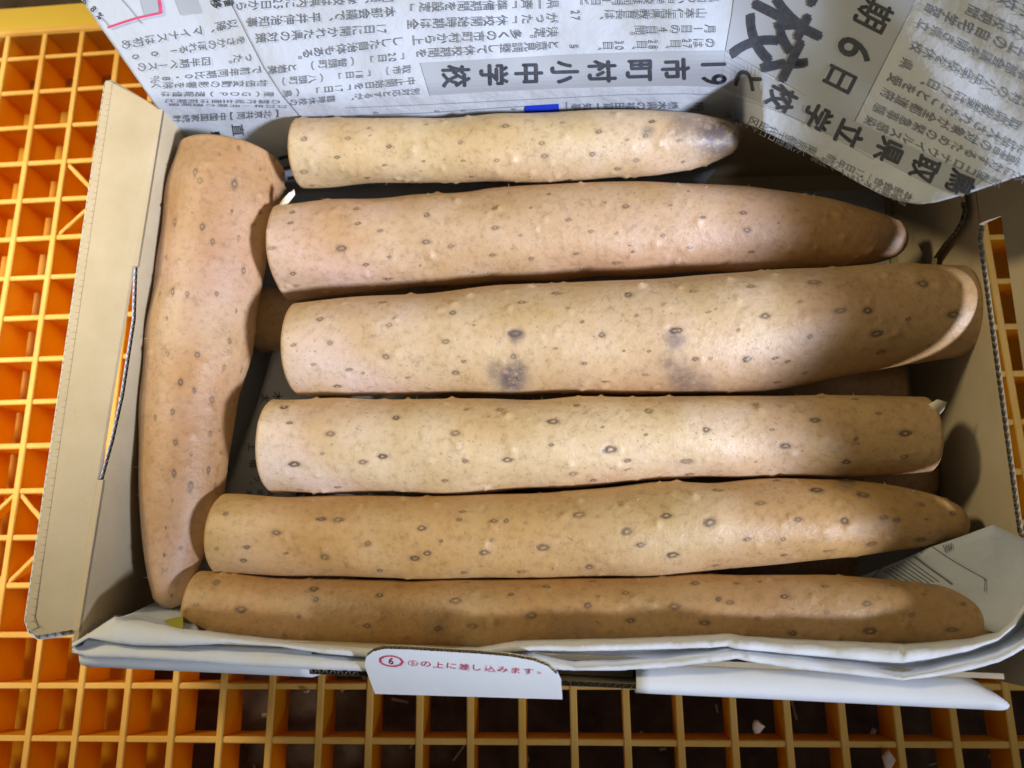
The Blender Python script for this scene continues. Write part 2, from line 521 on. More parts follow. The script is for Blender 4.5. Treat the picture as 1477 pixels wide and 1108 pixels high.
# back wall and floor
board("back_wall", [V(*BL, 0.0005), V(*BR, 0.0005), V(*BR, H - 0.003), V(*BL, H - 0.002)], (0, -1, 0), cut=())
ins = 0.0001
board("floor_panel", [V(*FL, 0.0019) + V(ins, ins, 0), V(*FR, 0.0019) + V(-ins, ins, 0), V(*BR, 0.0019) + V(-ins, -ins, 0), V(*BL, 0.0019) + V(ins, -ins, 0)], (0, 0, 1))
# front wall: rolled hollow wall with a slot on top for the tongue
OL, OR = unp(113, 957, H), unp(1457, 1021, H)
on = V(-(OR - OL)[1], (OR - OL)[0], 0); on /= np.linalg.norm(on)          # inward (+y)
def F(t, d, z):
    p = OL + (OR - OL) * t + on * d
    return V(p[0], p[1], z)
def tof(px):
    q = unp(px, 957 + (px - 113) * (64 / 1344), H)
    return float(np.dot(q - OL, OR - OL) / np.dot(OR - OL, OR - OL))
ta, tb2 = tof(444), tof(918)
WD = 0.0078
board("front_wall", [F(0, 0, 0.0005), F(ta, 0, 0.0005), F(ta, 0, H - 0.0012), F(0, 0, H - 0.0012)], -on, mats=(M_WHITE, M_KRAFT))
board("front_wall", [F(ta, 0, 0.0005), F(tb2, 0, 0.0005), F(tb2, 0, H - 0.001), F(ta, 0, H - 0.001)], -on, mats=(M_WHITE, M_KRAFT), cut=(2,))
board("front_wall", [F(tb2, 0, 0.0005), F(1, 0, 0.0005), F(1, 0, H - 0.0012), F(tb2, 0, H - 0.0012)], -on, mats=(M_WHITE, M_KRAFT))
board("front_inner_wall", [F(1, WD, 0.0025), F(0, WD, 0.0025), F(0, WD, H - 0.0013), F(1, WD, H - 0.0013)], on, mats=(M_KRAFT, M_KRAFT))
def roll(name, t0, t1, zr, ends=0):
    """rolled top of the front wall, rounded over its outer edge"""
    prof = [(WD + 0.0002, H - 0.0045), (0.0055, H - 0.0016), (0.0022, H + 0.0003), (0.0006, H - 0.0002), (-0.0005, H - 0.0012), (-0.0012, H - 0.0040), (-0.0014, 0.0010)]
    ts = np.linspace(t0, t1, 26)
    v, f = [], []
    for k, t in enumerate(ts):
        sh = 1.0
        u = (t - t0) / (t1 - t0)
        if ends == 1 and u > 0.86:
            sh = 1 - 0.75 * ((u - 0.86) / 0.14) ** 1.6
        for (d, z) in prof:
            dd = d * sh if d > 0 else d
            w = 0.00025 * math.sin(t * 23 + d * 300)
            v.append(F(t, dd, z + w))
    m = len(prof)
    for i in range(len(ts) - 1):
        for j in range(m - 1):
            a = i * m + j
            f.append((a, a + 1, a + m + 1, a + m))
    o = mesh_obj(name, v, f, M_WHITE, box, True)
    sm = o.modifiers.new("thick", 'SOLIDIFY'); sm.thickness = 0.0009; sm.offset = -1
    return o
roll("front_top", 0.0, ta, H)
roll("front_top", tb2, 1.0, H, 1)
# kraft bottom seen inside the slot
mesh_obj("slot_liner", [F(ta, 0.0016, 0.046), F(tb2, 0.0016, 0.046), F(tb2, WD - 0.0016, 0.040), F(ta, WD - 0.0016, 0.040)], [(0, 1, 2, 3)], M_KRAFT, box)
# tongue
tz = H + 0.010
t0p, t1p, t2p = unp(541, 1001, H), unp(811, 1009, H), unp(650, 938, tz)
tn = np.cross(t1p - t0p, t2p - t0p); tn /= np.linalg.norm(tn)
if tn[2] < 0: tn = -tn
tpx = [(541, 1001), (811, 1009), (809, 985), (803, 973), (790, 961), (770, 953), (735, 947), (690, 943), (640, 940), (590, 937), (555, 936), (538, 940), (528, 948), (526, 960), (533, 980)]
tg = board("closing_tongue", [onplane(x, y, t0p, tn) for x, y in tpx], tn, mats=(M_WHITE, M_KRAFT), cut=tuple(range(3, 13)))

# ------------------------------------------------------------------ yams
def cubic(xs, ys, q):
    """smooth monotone-ish interpolation"""
    xs = np.asarray(xs, float); ys = np.asarray(ys, float)
    d = np.gradient(ys, xs)
    i = np.clip(np.searchsorted(xs, q) - 1, 0, len(xs) - 2)
    h = xs[i + 1] - xs[i]; t = (q - xs[i]) / h
    return ((2 * t**3 - 3 * t**2 + 1) * ys[i] + (t**3 - 2 * t**2 + t) * h * d[i] + (-2 * t**3 + 3 * t**2) * ys[i + 1] + (t**3 - t**2) * h * d[i + 1])

def make_yam(label, ctrl, zc, ends, eyes=(), stain_shade=(), ochre=(), seed=0, res=0.0007, tone=(0.9, 0.8, 0.7), zlist=None):
    """ctrl: (px, py, half-width px) along the root; ends: 'cut' or 'tip' for start and finish"""
    rg = np.random.default_rng(100 + seed)
    ctrl = np.array(ctrl, float)
    z = np.full(len(ctrl), zc) if zlist is None else np.asarray(zlist, float)
    C = unp(ctrl[:, 0], ctrl[:, 1], z)
    depth = -((C - CAM) @ ROT)[:, 2]
    r = ctrl[:, 2] * depth / FPX * 0.985
    s = np.concatenate([[0], np.cumsum(np.linalg.norm(np.diff(C, axis=0), axis=1))])
    L = s[-1]
    n = int(L / res)
    q = np.linspace(0, L, n)
    ctr = np.stack([cubic(s, C[:, k], q) for k in range(3)], 1)
    rad = cubic(s, r, q)
    def endprof(dist, kind, R):
        if kind == 'cut':
            e = 0.0007
            x = np.clip(dist / e, 0, 1)
            return (R - e + e * np.sqrt(np.clip(1 - (1 - x) ** 2, 0, 1))) / R
        e = R * 1.0
        x = np.clip(dist / e, 0, 1)
        return np.sqrt(np.clip(1 - (1 - x) ** 2, 0.0004, 1))
    rad = np.maximum(rad, 0.003)
    rad = rad * endprof(q, ends[0], rad[0]) * endprof(L - q, ends[1], max(rad[-1], 0.004))
    tang = np.gradient(ctr, axis=0); tang /= np.linalg.norm(tang, axis=1)[:, None]
    up = np.array([0, 0, 1.0])
    side = np.cross(tang, up); side /= np.linalg.norm(side, axis=1)[:, None]
    upv = np.cross(side, tang)
    m = int(2 * np.pi * r.mean() / (res * 1.05))
    a = np.linspace(0, 2 * np.pi, m, endpoint=False)
    # gentle lumpiness in (length, angle)
    lump = np.zeros((n, m))
    for k in range(26):
        f1 = rg.uniform(0.5, 11) * 2 * np.pi * (L / 0.25) / L; f2 = rg.integers(0, 5)
        lump += rg.normal() * 0.00012 / (1 + 0.12 * f1 / 25) * np.cos(f1 * q[:, None] + f2 * a[None, :] + rg.uniform(0, 6.28))
    Rr = rad[:, None] + lump * np.minimum(1, rad / rad.max())[:, None]
    Nrm = side[:, None, :] * np.cos(a)[None, :, None] + upv[:, None, :] * np.sin(a)[None, :, None]
    Vv = ctr[:, None, :] + Nrm * Rr[..., None]
    flat = Vv.reshape(-1, 3); nf = Nrm.reshape(-1, 3)
    eye_d = np.full(len(flat), 2.5); eye_k = np.zeros(len(flat)); eye_c = np.zeros(len(flat))
    disp = np.zeros(len(flat))
    tt = np.repeat(tang, m, axis=0)
    vis = ((CAM - flat) * nf).sum(1) > 0
    px, py = proj(flat)
    elist = []
    for e in eyes:
        d2 = (px - e[0]) ** 2 + (py - e[1]) ** 2 + np.where(vis, 0, 1e9)
        i = int(np.argmin(d2))
        elist.append((i, e[2], e[3] if len(e) > 3 else rg.uniform(0.62, 1.0)))
    hid = np.where(~vis)[0]
    for _ in range(14):
        elist.append((int(rg.choice(hid)), rg.uniform(4, 7), rg.uniform(0.6, 0.95)))
    for (i, rp, k) in elist:
        R_ = rp * 0.000215 * 0.82
        dv = flat - flat[i]
        al = (dv * tt[i]).sum(1)
        ac = np.sqrt(np.maximum((dv ** 2).sum(1) - al ** 2, 0))
        dd = np.sqrt((al / (1.25 * rg.uniform(0.8, 1.6))) ** 2 + (ac * rg.uniform(1.0, 1.25)) ** 2) / R_
        w = dd < eye_d
        eye_d = np.where(w, dd, eye_d); eye_k = np.where(w, k, eye_k); eye_c = np.where(w, rg.choice([0.0, 0.0, 0.2, 0.5, 0.8]), eye_c)
        disp += 0.00030 * (rp / 6) * np.exp(-(dd / 1.1) ** 2) - 0.00042 * (rp / 6) * np.exp(-((dd - 0.65) / 0.28) ** 2)
    # small rootlet nubs
    for _ in range(int(L / 0.0015) if res < 0.001 else 20):
        i = int(rg.integers(0, len(flat)))
        R_ = rg.uniform(0.0006, 0.0012)
        w_ = 14
        i0, j0 = divmod(i, m)
        ii = np.arange(max(0, i0 - 6), min(n, i0 + 7)); jj = (np.arange(j0 - 6, j0 + 7)) % m
        idx = (ii[:, None] * m + jj[None, :]).ravel()
        d2 = ((flat[idx] - flat[i]) ** 2).sum(1)
        disp[idx] += rg.uniform(0.00015, 0.0009) * np.exp(-(d2 / R_ ** 2) ** 0.8)
    # shallow dents and swellings
    for _ in range(int(L / 0.004)):
        i = int(rg.integers(0, len(flat)))
        d2 = ((flat - flat[i]) ** 2).sum(1)
        disp += rg.normal() * 0.00018 * np.exp(-d2 / rg.uniform(0.003, 0.008) ** 2)
    dirt_shade = np.zeros(len(flat)); och = np.zeros(len(flat))
    for (sx, sy, sr, sk) in stain_shade:
        dirt_shade = np.maximum(dirt_shade, sk * np.exp(-(((px - sx) ** 2 + (py - sy) ** 2) / sr ** 2) ** 1.5) * vis)
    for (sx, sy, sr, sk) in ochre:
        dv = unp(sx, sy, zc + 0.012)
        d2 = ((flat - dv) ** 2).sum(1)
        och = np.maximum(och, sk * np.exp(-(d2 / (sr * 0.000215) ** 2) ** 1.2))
    flat = flat + nf * (disp * np.repeat(np.minimum(1, rad / rad.max()), m))[:, None]
    # faces
    I = np.arange(n - 1)[:, None] * m; J = np.arange(m)[None, :]; J2 = (J + 1) % m
    quads = np.stack([I + J, I + J2, I + m + J2, I + m + J], -1).reshape(-1, 4)
    verts = list(map(tuple, flat)); nb = len(verts)
    me = bpy.data.meshes.new("yam")
    c0 = ctr[0] - tang[0] * 0.0001; c1 = ctr[-1] + tang[-1] * 0.0001
    allv = np.vstack([flat, c0[None], c1[None]])
    caps = [(nb, (j + 1) % m, j) for j in range(m)] + [(nb + 1, (n - 1) * m + j, (n - 1) * m + (j + 1) % m) for j in range(m)]
    me.from_pydata(allv.tolist(), [], quads.tolist() + caps)
    me.materials.append(M_YAM); me.materials.append(M_FLESH)
    mi = np.zeros(len(me.polygons), np.int32)
    if ends[0] == 'cut': mi[len(quads):len(quads) + m] = 1
    if ends[1] == 'cut': mi[len(quads) + m:] = 1
    me.polygons.foreach_set("material_index", mi)
    sm = np.ones(len(me.polygons), bool); sm[len(quads):] = False
    me.polygons.foreach_set("use_smooth", sm)
    for nm, arr in (("eye_d", eye_d), ("eye_k", eye_k), ("eye_c", eye_c), ("dirt_shade", dirt_shade), ("ochre", och)):
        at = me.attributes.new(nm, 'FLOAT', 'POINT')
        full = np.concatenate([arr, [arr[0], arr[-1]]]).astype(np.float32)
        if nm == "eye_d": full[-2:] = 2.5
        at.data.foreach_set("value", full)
    me.update()
    # object origin at the root's middle
    o = bpy.data.objects.new("yam", me)
    mid = Vector(ctr[n // 2]); me.transform(Matrix.Translation(-mid)); o.location = mid
    link(o)
    tag(o, label, "yam", "yams packed in the box")
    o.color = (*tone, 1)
    if res < 0.001:                              # short stubs of broken rootlets
        hv, hf = [], []
        for _ in range(70):
            i = int(rg.integers(m * 8, len(flat) - m * 12))
            p = flat[i] - np.array(mid) - nf[i] * 0.0003
            dr = nf[i] + rg.normal(size=3) * 0.5; dr /= np.linalg.norm(dr)
            ln = rg.uniform(0.0008, 0.0019); wd = rg.uniform(0.00010, 0.00022)
            s1 = np.cross(dr, [0.3, 0.5, 0.8]); s1 /= np.linalg.norm(s1); s2 = np.cross(dr, s1)
            k = len(hv)
            bend = rg.normal(size=3) * 0.0003
            hv += [p + s1 * wd, p - s1 * wd * 0.5 + s2 * wd, p - s1 * wd * 0.5 - s2 * wd, p + dr * ln + bend]
            hf += [(k, k + 1, k + 3), (k + 1, k + 2, k + 3), (k + 2, k, k + 3)]
        rt = mesh_obj("rootlets", hv, hf, M_ROOT, None, True)
        rt.parent = o; rt["kind"] = "stuff"
    return o

def E3(s):
    return [tuple(float(q) for q in t.split(",")) for t in s.split()]

eyL = E3("283,249,6 290,261,7 337,266,7 374,245,4 345,213,4 317,222,3 394,230,5 333,305,4 375,306,5 252,320,6 293,328,6 306,347,6 345,344,4 279,308,2 398,283,4 351,389,6 372,396,4 240,370,4 232,424,5 250,421,5 268,424,5 314,424,5 342,450,3 239,458,4 330,490,6 242,512,6 284,512,6 324,531,5 348,534,4 262,553,5,1 280,562,4 307,577,6 337,578,4 249,595,5 225,602,4 305,626,5 316,621,4 254,638,5 277,656,4 317,653,4 301,678,5 250,683,5 274,700,6 311,702,6 250,724,3 261,791,4 237,799,3 240,760,2 247,858,3")
ey1 = E3("440,201,6 486,227,4,.95 561,211,5,.95 440,249,7 450,267,4 531,185,4 534,197,2 528,257,4 556,238,3 503,199,4 663,205,5 729,184,5 718,231,4 668,234,3 610,232,3 780,206,5 785,224,5 812,176,4 865,190,5 855,224,5 903,200,3 918,232,5 892,244,5 942,174,5 932,196,5 681,255,5 615,179,3 981,202,4 984,234,4")
ey2 = E3("421,306,5 419,322,4 391,358,5 491,359,7 513,301,5 516,323,4 549,332,4 614,310,6 614,349,6 650,355,5 714,301,5 714,329,5 765,301,3 752,340,3 820,318,5 854,333,4 890,338,4 903,298,6 966,296,3 956,342,5 832,365,4 710,367,4 768,372,5 793,282,4 914,362,4 563,372,3 605,383,3 560,403,5 891,379,5 529,382,4 683,392,3 421,396,6 427,414,5 1072,306,5 1077,332,6 1014,315,3 992,278,3 1123,323,2 1085,365,4 994,357,4")
ey3 = E3("552,437,5 561,468,5 653,450,6 644,492,5 558,515,6 668,521,4 656,537,5 588,544,4 503,534,4 524,539,4 744,482,9 741,514,6 751,436,5 803,423,6 840,466,4 869,485,6 842,526,4 801,501,3 905,424,8 918,455,4 937,507,3 933,541,4 973,478,7 874,550,4 683,470,2 901,508,3 487,558,6 462,459,6 475,495,6 422,499,4 452,526,4 460,435,4 1001,420,5 1021,449,3 1034,444,3 980,477,4 1103,456,7 1155,433,4 1174,407,7 1168,487,5 1211,450,6 1254,447,7 1266,482,7 1312,461,4 1331,410,8 1376,454,8 1270,509,7 1341,499,4 1079,516,7 1120,518,4,1 1135,520,4,1 1002,518,5 1027,516,4 1064,478,4 1385,490,3 1084,413,5 1163,539,4 1121,551,4")
ey4 = E3("410,588,7 418,609,4 477,625,6 464,655,4 425,671,7 433,705,4 487,704,4 571,601,6 657,623,7 550,659,6 525,667,5 671,665,4 733,663,6 641,694,6 798,609,7 796,642,4 878,649,8 871,616,3 934,594,7 906,677,4 906,665,4 827,685,6 856,693,5 720,590,5 832,585,4 674,591,4 930,627,3 1018,621,6 1089,584,5 990,666,7 994,684,5 1133,644,6 1176,607,6 1233,632,4 1268,596,5 1222,667,6 1306,625,7 1303,657,5 1353,586,6 1233,575,4 1089,666,3 1112,619,3 1238,640,2")
ey5 = E3("324,740,5 399,767,6 468,804,7 464,748,6 487,749,7 313,790,4 355,789,4 350,809,5 411,797,3 532,784,6 609,762,6 663,748,5 667,737,4 714,754,6 731,753,5 708,778,4 615,799,6 598,807,6 700,796,6 783,790,7 834,743,7 903,766,8 922,784,5 969,800,7 849,818,7 754,823,6 669,827,5 549,824,6 637,782,3 961,745,6 1034,708,6 1097,726,6 1180,708,7 1246,713,7 1119,694,5 1221,693,9 1329,729,5 1021,753,8 1077,779,5 1151,752,5 1130,777,5 1131,801,5 1218,750,7 1274,745,5 1295,752,5 1256,783,6 1194,793,5 1034,816,5 1375,740,5 1338,748,3 1327,779,6")
ey6 = E3("313,840,7 349,879,8 454,850,8 457,865,6 431,889,4 284,873,4 278,904,5 367,917,4 549,858,6 656,868,7 736,857,4 768,889,6 788,846,5 849,875,7 903,857,5 910,895,6 973,873,7 854,838,4 529,901,5 632,906,6 683,902,6 673,840,4 1002,841,5 1063,841,4 1095,840,4 1037,865,5 1053,871,6 1130,859,5 1092,894,4 1018,899,6 1192,845,4 1194,884,5 1251,872,6 1315,888,4 1255,912,8 1372,907,6 1332,859,3 1390,872,4 1290,846,3 1143,914,6")

ZC = 0.0425
yL = make_yam("pinkish yam lying crosswise along the left box wall, tapering towards the front", [(337, 232, 75), (322, 300, 80), (310, 360, 75), (299, 420, 74), (287, 500, 73), (275, 570, 67), (268, 640, 63), (262, 720, 57), (254, 780, 45), (248, 835, 32), (247, 878, 20)], 0.041, ('cut', 'tip'), eyL, ochre=((275, 300, 45, .55), (285, 545, 45, .8), (250, 640, 40, .4)), seed=1, tone=(0.80, 0.68, 0.66))
y1 = make_yam("slim yam with a dark earthy tip, lying against the newspaper", [(431, 221, 48), (600, 217, 46), (800, 213, 49), (950, 206, 44), (1010, 203, 36), (1048, 200, 25), (1070, 198, 15)], 0.049, ('cut', 'tip'), ey1, stain_shade=((1035, 192, 42, 1.0), (1060, 200, 20, .9), (990, 180, 25, .6), (935, 190, 10, .6), (1050, 180, 15, .6)), ochre=((520, 230, 60, .3), (700, 200, 60, .3)), seed=2, tone=(0.95, 0.94, 0.90))
y2 = make_yam("yam tapering to a reddish tip, second from the newspaper", [(408, 365, 67), (500, 357, 67), (700, 342, 67), (850, 333, 69), (1000, 330, 66), (1150, 335, 56), (1230, 341, 44), (1285, 345, 30), (1310, 346, 18)], 0.040, ('cut', 'tip'), ey2, ochre=((470, 340, 60, .5), (1200, 340, 70, .8), (1275, 345, 50, 1.0)), stain_shade=((1290, 347, 34, .55),), seed=3, tone=(0.86, 0.76, 0.75))  # tip darkened with shade put into the skin; reddish ochre is its own
y3 = make_yam("thickest yam with dark purple blotches on its middle and both ends cut", [(428, 505, 67), (600, 496, 75), (800, 488, 80), (950, 487, 85), (1080, 479, 89), (1200, 465, 80), (1300, 454, 74), (1388, 447, 67)], 0.0425, ('cut', 'cut'), ey3, stain_shade=((738, 545, 24, 1.0), (748, 533, 14, .9), (745, 485, 11, .8), (715, 535, 16, .6), (975, 490, 16, .7), (985, 545, 24, .65), (962, 520, 14, .55), (1012, 555, 18, .5)), ochre=((1230, 450, 80, .55), (480, 445, 50, .3)), seed=4, tone=(0.95, 0.89, 0.86))  # right-hand ochre patch puts the flap's shade into the skin colour
y4 = make_yam("straight yam cut at both ends with a torn skin flake", [(394, 643, 69), (600, 644, 69), (800, 640, 66), (1000, 630, 60), (1200, 629, 59), (1337, 627, 56)], 0.0425, ('cut', 'cut'), ey4, ochre=((1220, 620, 90, .5), (700, 590, 60, .3), (450, 600, 50, .3)), seed=5, tone=(1.06, 1.04, 1.02))  # ochre near the right end is flap shade painted into the skin
y5 = make_yam("speckled ochre yam bulging before its blunt tip, next to the slim front yam", [(319, 769, 56), (500, 774, 59), (650, 775, 60), (800, 771, 62), (950, 764, 66), (1100, 752, 62), (1200, 748, 57), (1300, 748, 46), (1365, 755, 33), (1398, 760, 20)], 0.0425, ('cut', 'tip'), ey5, stain_shade=((1221, 694, 14, .6), (1350, 790, 25, .4)), ochre=((450, 770, 120, .75), (750, 780, 100, .5), (1200, 740, 110, .6), (620, 780, 90, .6)), seed=6, tone=(0.92, 0.84, 0.68))  # ochre towards both ends deepened: shade put into the skin colour
y6 = make_yam("long slim brown yam lying along the front wall of the box", [(282, 869, 45), (450, 883, 48), (600, 886, 50), (850, 884, 50), (1000, 881, 51), (1200, 881, 50), (1350, 887, 44), (1415, 890, 37), (1452, 893, 28)], 0.043, ('cut', 'tip'), ey6, stain_shade=((820, 920, 40, .3), (630, 900, 25, .3)), ochre=((350, 870, 110, .8), (560, 880, 120, .7), (800, 880, 130, .7), (1050, 870, 120, .6)), seed=7, tone=(0.80, 0.71, 0.58))  # ochre patches along its length put shade into the skin colour
# lower layer, only glimpsed in the gaps
def low(label, x0, yy0, x1, yy1, rpx, ends, seed):
    xs = np.linspace(x0, x1, 6)
    c = [(x, yy0 + (yy1 - yy0) * (x - x0) / (x1 - x0), rpx * (1 + 0.05 * math.sin(x * 0.01))) for x in xs]
    rr = rpx * 0.266 / FPX
    return make_yam(label, c, rr + 0.0026, ends, seed=seed, res=0.0012)
low("shadowed yam of the lower layer, showing between two cut ends", 374, 462, 1050, 446, 50, ('cut', 'tip'), 8)
low("shadowed yam of the lower layer with a cut end peeping from under the thickest yam", 640, 567, 1291, 561, 50, ('cut', 'cut'), 9)
low("shadowed yam of the lower layer with a blunt end below the flaked yam", 640, 683, 1352, 688, 49, ('cut', 'tip'), 10)
low("shadowed yam of the lower layer between the two front yams", 520, 800, 1236, 800, 46, ('cut', 'tip'), 11)
# torn skin bits belonging to yams
def flake(parent, pts, m=M_FLESH):
    P3 = np.array([unp(x, y, z) for x, y, z in pts])
    c = P3.mean(0)
    v = list(P3) + [p + np.array([0, 0, -0.0005]) for p in P3] + [c + np.array([0, 0, 0.0004])]
    n = len(P3); f = []
    for i in range(n):
        j = (i + 1) % n
        f += [(i, j, 2 * n), (i, n + i, n + j, j)]
    f.append(tuple(range(2 * n - 1, n - 1, -1)))
    return mesh_obj("skin_flake", v, f, m, parent, True)
flake(y4, [(1340, 583, .053), (1352, 576, .054), (1366, 580, .053), (1362, 590, .051), (1357, 597, .050), (1349, 592, .052)])
flake(yL, [(402, 296, .049), (408, 287, .051), (418, 277, .053), (424, 273, .053), (425, 280, .052), (416, 292, .050), (408, 298, .048)])
flake(y1, [(621, 229, .0525), (628, 224, .0530), (637, 227, .0528), (634, 231, .0522), (625, 233, .0520)], M_SCRAP)
flake(y1, [(598, 251, .047), (604, 247, .0476), (609, 250, .0472), (603, 255, .046)], M_SCRAP)

# ------------------------------------------------------------------ newspaper standing at the back
paper = empty("newspaper", (0.02, 0.06, 0.06))
tag(paper, "Japanese newspaper sheet with a big grey-backed headline draped over the back of the box", "newspaper")
CT = []
for x, zs in ((40, (86, 78, 72, 66, 60, 50)), (250, (83, 75, 69, 61, 52, 40)), (600, (83, 74, 68, 60, 52, 40)), (1000, (83, 75, 69, 63, 57, 47)), (1100, (84, 76, 70, 65, 60, 54)), (1200, (90, 84, 79, 75, 70, 63)), (1320, (101, 96, 92, 89, 86, 82)), (1560, (118, 113, 110, 107, 105, 102))):
    for y, z in zip((-60, 50, 110, 165, 220, 300), zs):
        CT.append((x, y, z / 1000))
CT = np.array(CT)
def _U(r2):
    return np.where(r2 > 0, 0.5 * r2 * np.log(np.maximum(r2, 1e-12)), 0)
_q = CT[:, :2] / 500.0
_K = _U(((_q[:, None] - _q[None]) ** 2).sum(-1)) + np.eye(len(_q)) * 2e-3
_Pm = np.hstack([np.ones((len(_q), 1)), _q])
_A = np.block([[_K, _Pm], [_Pm.T, np.zeros((3, 3))]])
_w = np.linalg.solve(_A, np.concatenate([CT[:, 2], np.zeros(3)]))
YW = 0.0645
def paper_z(px, py):
    px = np.asarray(px, float); py = np.asarray(py, float)
    q = np.stack([px, py], -1) / 500.0
    d2 = ((q[..., None, :] - _q) ** 2).sum(-1)
    zl = _U(d2) @ _w[:-3] + _w[-3] + q @ _w[-2:]
    # soft creases and dents of the sheet
    zl = zl + 0.0009 * np.sin(px * 0.017 + py * 0.011) * np.cos(py * 0.021 - px * 0.004) + 0.0004 * np.sin(px * 0.041 - py * 0.03)
    cr = np.abs((px - 505) * 0.5 + (py - 145) * 0.87)          # a pinched crease
    zl = zl - 0.0011 * np.exp(-(cr / 10) ** 2) * np.exp(-((px - 520) ** 2 + (py - 155) ** 2) / 45 ** 2)
    d = rays(px, py)
    yw = YW - 0.003 * np.clip((px - 240) / 800, 0, 1)
    zw = CAM[2] + d[..., 2] * (yw - CAM[1]) / np.maximum(d[..., 1], 0.02)
    k = 0.0035
    h = np.clip(0.5 + 0.5 * (zl - zw) / k, 0, 1)
    zmin = zl * (1 - h) + zw * h - k * h * (1 - h)
    w = np.clip((px - 1052) / 50, 0, 1); w = w * w * (3 - 2 * w)
    z = zmin * (1 - w) + zl * w
    return np.maximum(z, 0.0030)
def paper_pt(px, py, lift=0.0):
    z = paper_z(px, py)
    p = unp(px, py, z)
    if lift:
        d = CAM - p
        p = p + d / np.linalg.norm(d, axis=-1)[..., None] * lift
    return p
NS, NT = 240, 90
bot = np.array([(266, 212), (300, 240), (340, 300), (700, 300), (1000, 285), (1040, 235), (1062, 176), (1090, 184), (1130, 203), (1180, 230), (1240, 265), (1275, 283), (1300, 291), (1325, 295), (1350, 292), (1400, 278), (1477, 252), (1560, 222)], float)
topx = np.array([68, 120, 180, 640, 990, 1050, 1075, 1110, 1150, 1205, 1268, 1305, 1332, 1360, 1388, 1440, 1520, 1600], float)
sb = np.linspace(0, 1, len(bot))
sv_ = np.concatenate([[0], np.cumsum(np.abs(np.diff(bot[:, 0])))]); sv_ /= sv_[-1]
qs = np.linspace(0, 1, NS)
bx, by, tx = np.interp(qs, sv_, bot[:, 0]), np.interp(qs, sv_, bot[:, 1]), np.interp(qs, sv_, topx)
tt_ = np.linspace(0, 1, NT)[None, :]
GX = tx[:, None] * (1 - tt_) + bx[:, None] * tt_
GY = -70 * (1 - tt_) + by[:, None] * tt_
PV = paper_pt(GX, GY).reshape(-1, 3)
pf = [(i * NT + j, i * NT + j + 1, (i + 1) * NT + j + 1, (i + 1) * NT + j) for i in range(NS - 1) for j in range(NT - 1)]
sheet = mesh_obj("sheet", PV, pf, M_PAPER, paper, True)
sm = sheet.modifiers.new("thick", 'SOLIDIFY'); sm.thickness = 0.00012; sm.offset = -1
# the sheet is folded double along its free edge: a second leaf behind the hem
hem = [k for k in range(NS) if bx[k] > 1058]
hv, hf = [], []
for k in hem:
    p = PV[k * NT + NT - 1]
    d = p - CAM; d /= np.linalg.norm(d)
    back = PV[k * NT + NT - 18]
    for (u, o) in ((0, 0.0001), (0.04, 0.0007), (0.12, 0.0014), (0.35, 0.0022), (0.7, 0.0032), (1, 0.0045)):
        hv.append(p * (1 - u) + back * u + d * o)
for i in range(len(hem) - 1):
    for j in range(5):
        a = i * 6 + j
        hf.append((a, a + 6, a + 7, a + 1))
mesh_obj("folded_leaf", hv, hf, M_PAPER, paper, True)

# ------------------------------------------------------------------ printing
_gl = {}
def glyphs(chars):
    """letter shapes from Blender's own built-in font stack, as flat triangles"""
    tmp = []
    for (ch, w) in chars:
        if (ch, w) in _gl: continue
        cu = bpy.data.curves.new("t", 'FONT')
        cu.body = ch; cu.resolution_u = 3; cu.offset = w; cu.fill_mode = 'FRONT'
        cu.align_x = 'LEFT'
        o = bpy.data.objects.new("t", cu); COL.objects.link(o); tmp.append((ch, w, o))
    bpy.context.view_layer.update()
    dg = bpy.context.evaluated_depsgraph_get()
    for ch, w, o in tmp:
        ev = o.evaluated_get(dg); me = ev.to_mesh()
        v = np.array([tuple(p.co)[:2] for p in me.vertices]).reshape(-1, 2)
        me.calc_loop_triangles()
        f = np.array([tuple(t.vertices) for t in me.loop_triangles], int).reshape(-1, 3)
        if len(v):
            lo, hi = v.min(0), v.max(0)
        else:
            lo = hi = np.zeros(2)
        _gl[(ch, w)] = (v, f, lo, hi)
        ev.to_mesh_clear()
    for ch, w, o in tmp:
        cu = o.data; bpy.data.objects.remove(o); bpy.data.curves.remove(cu)

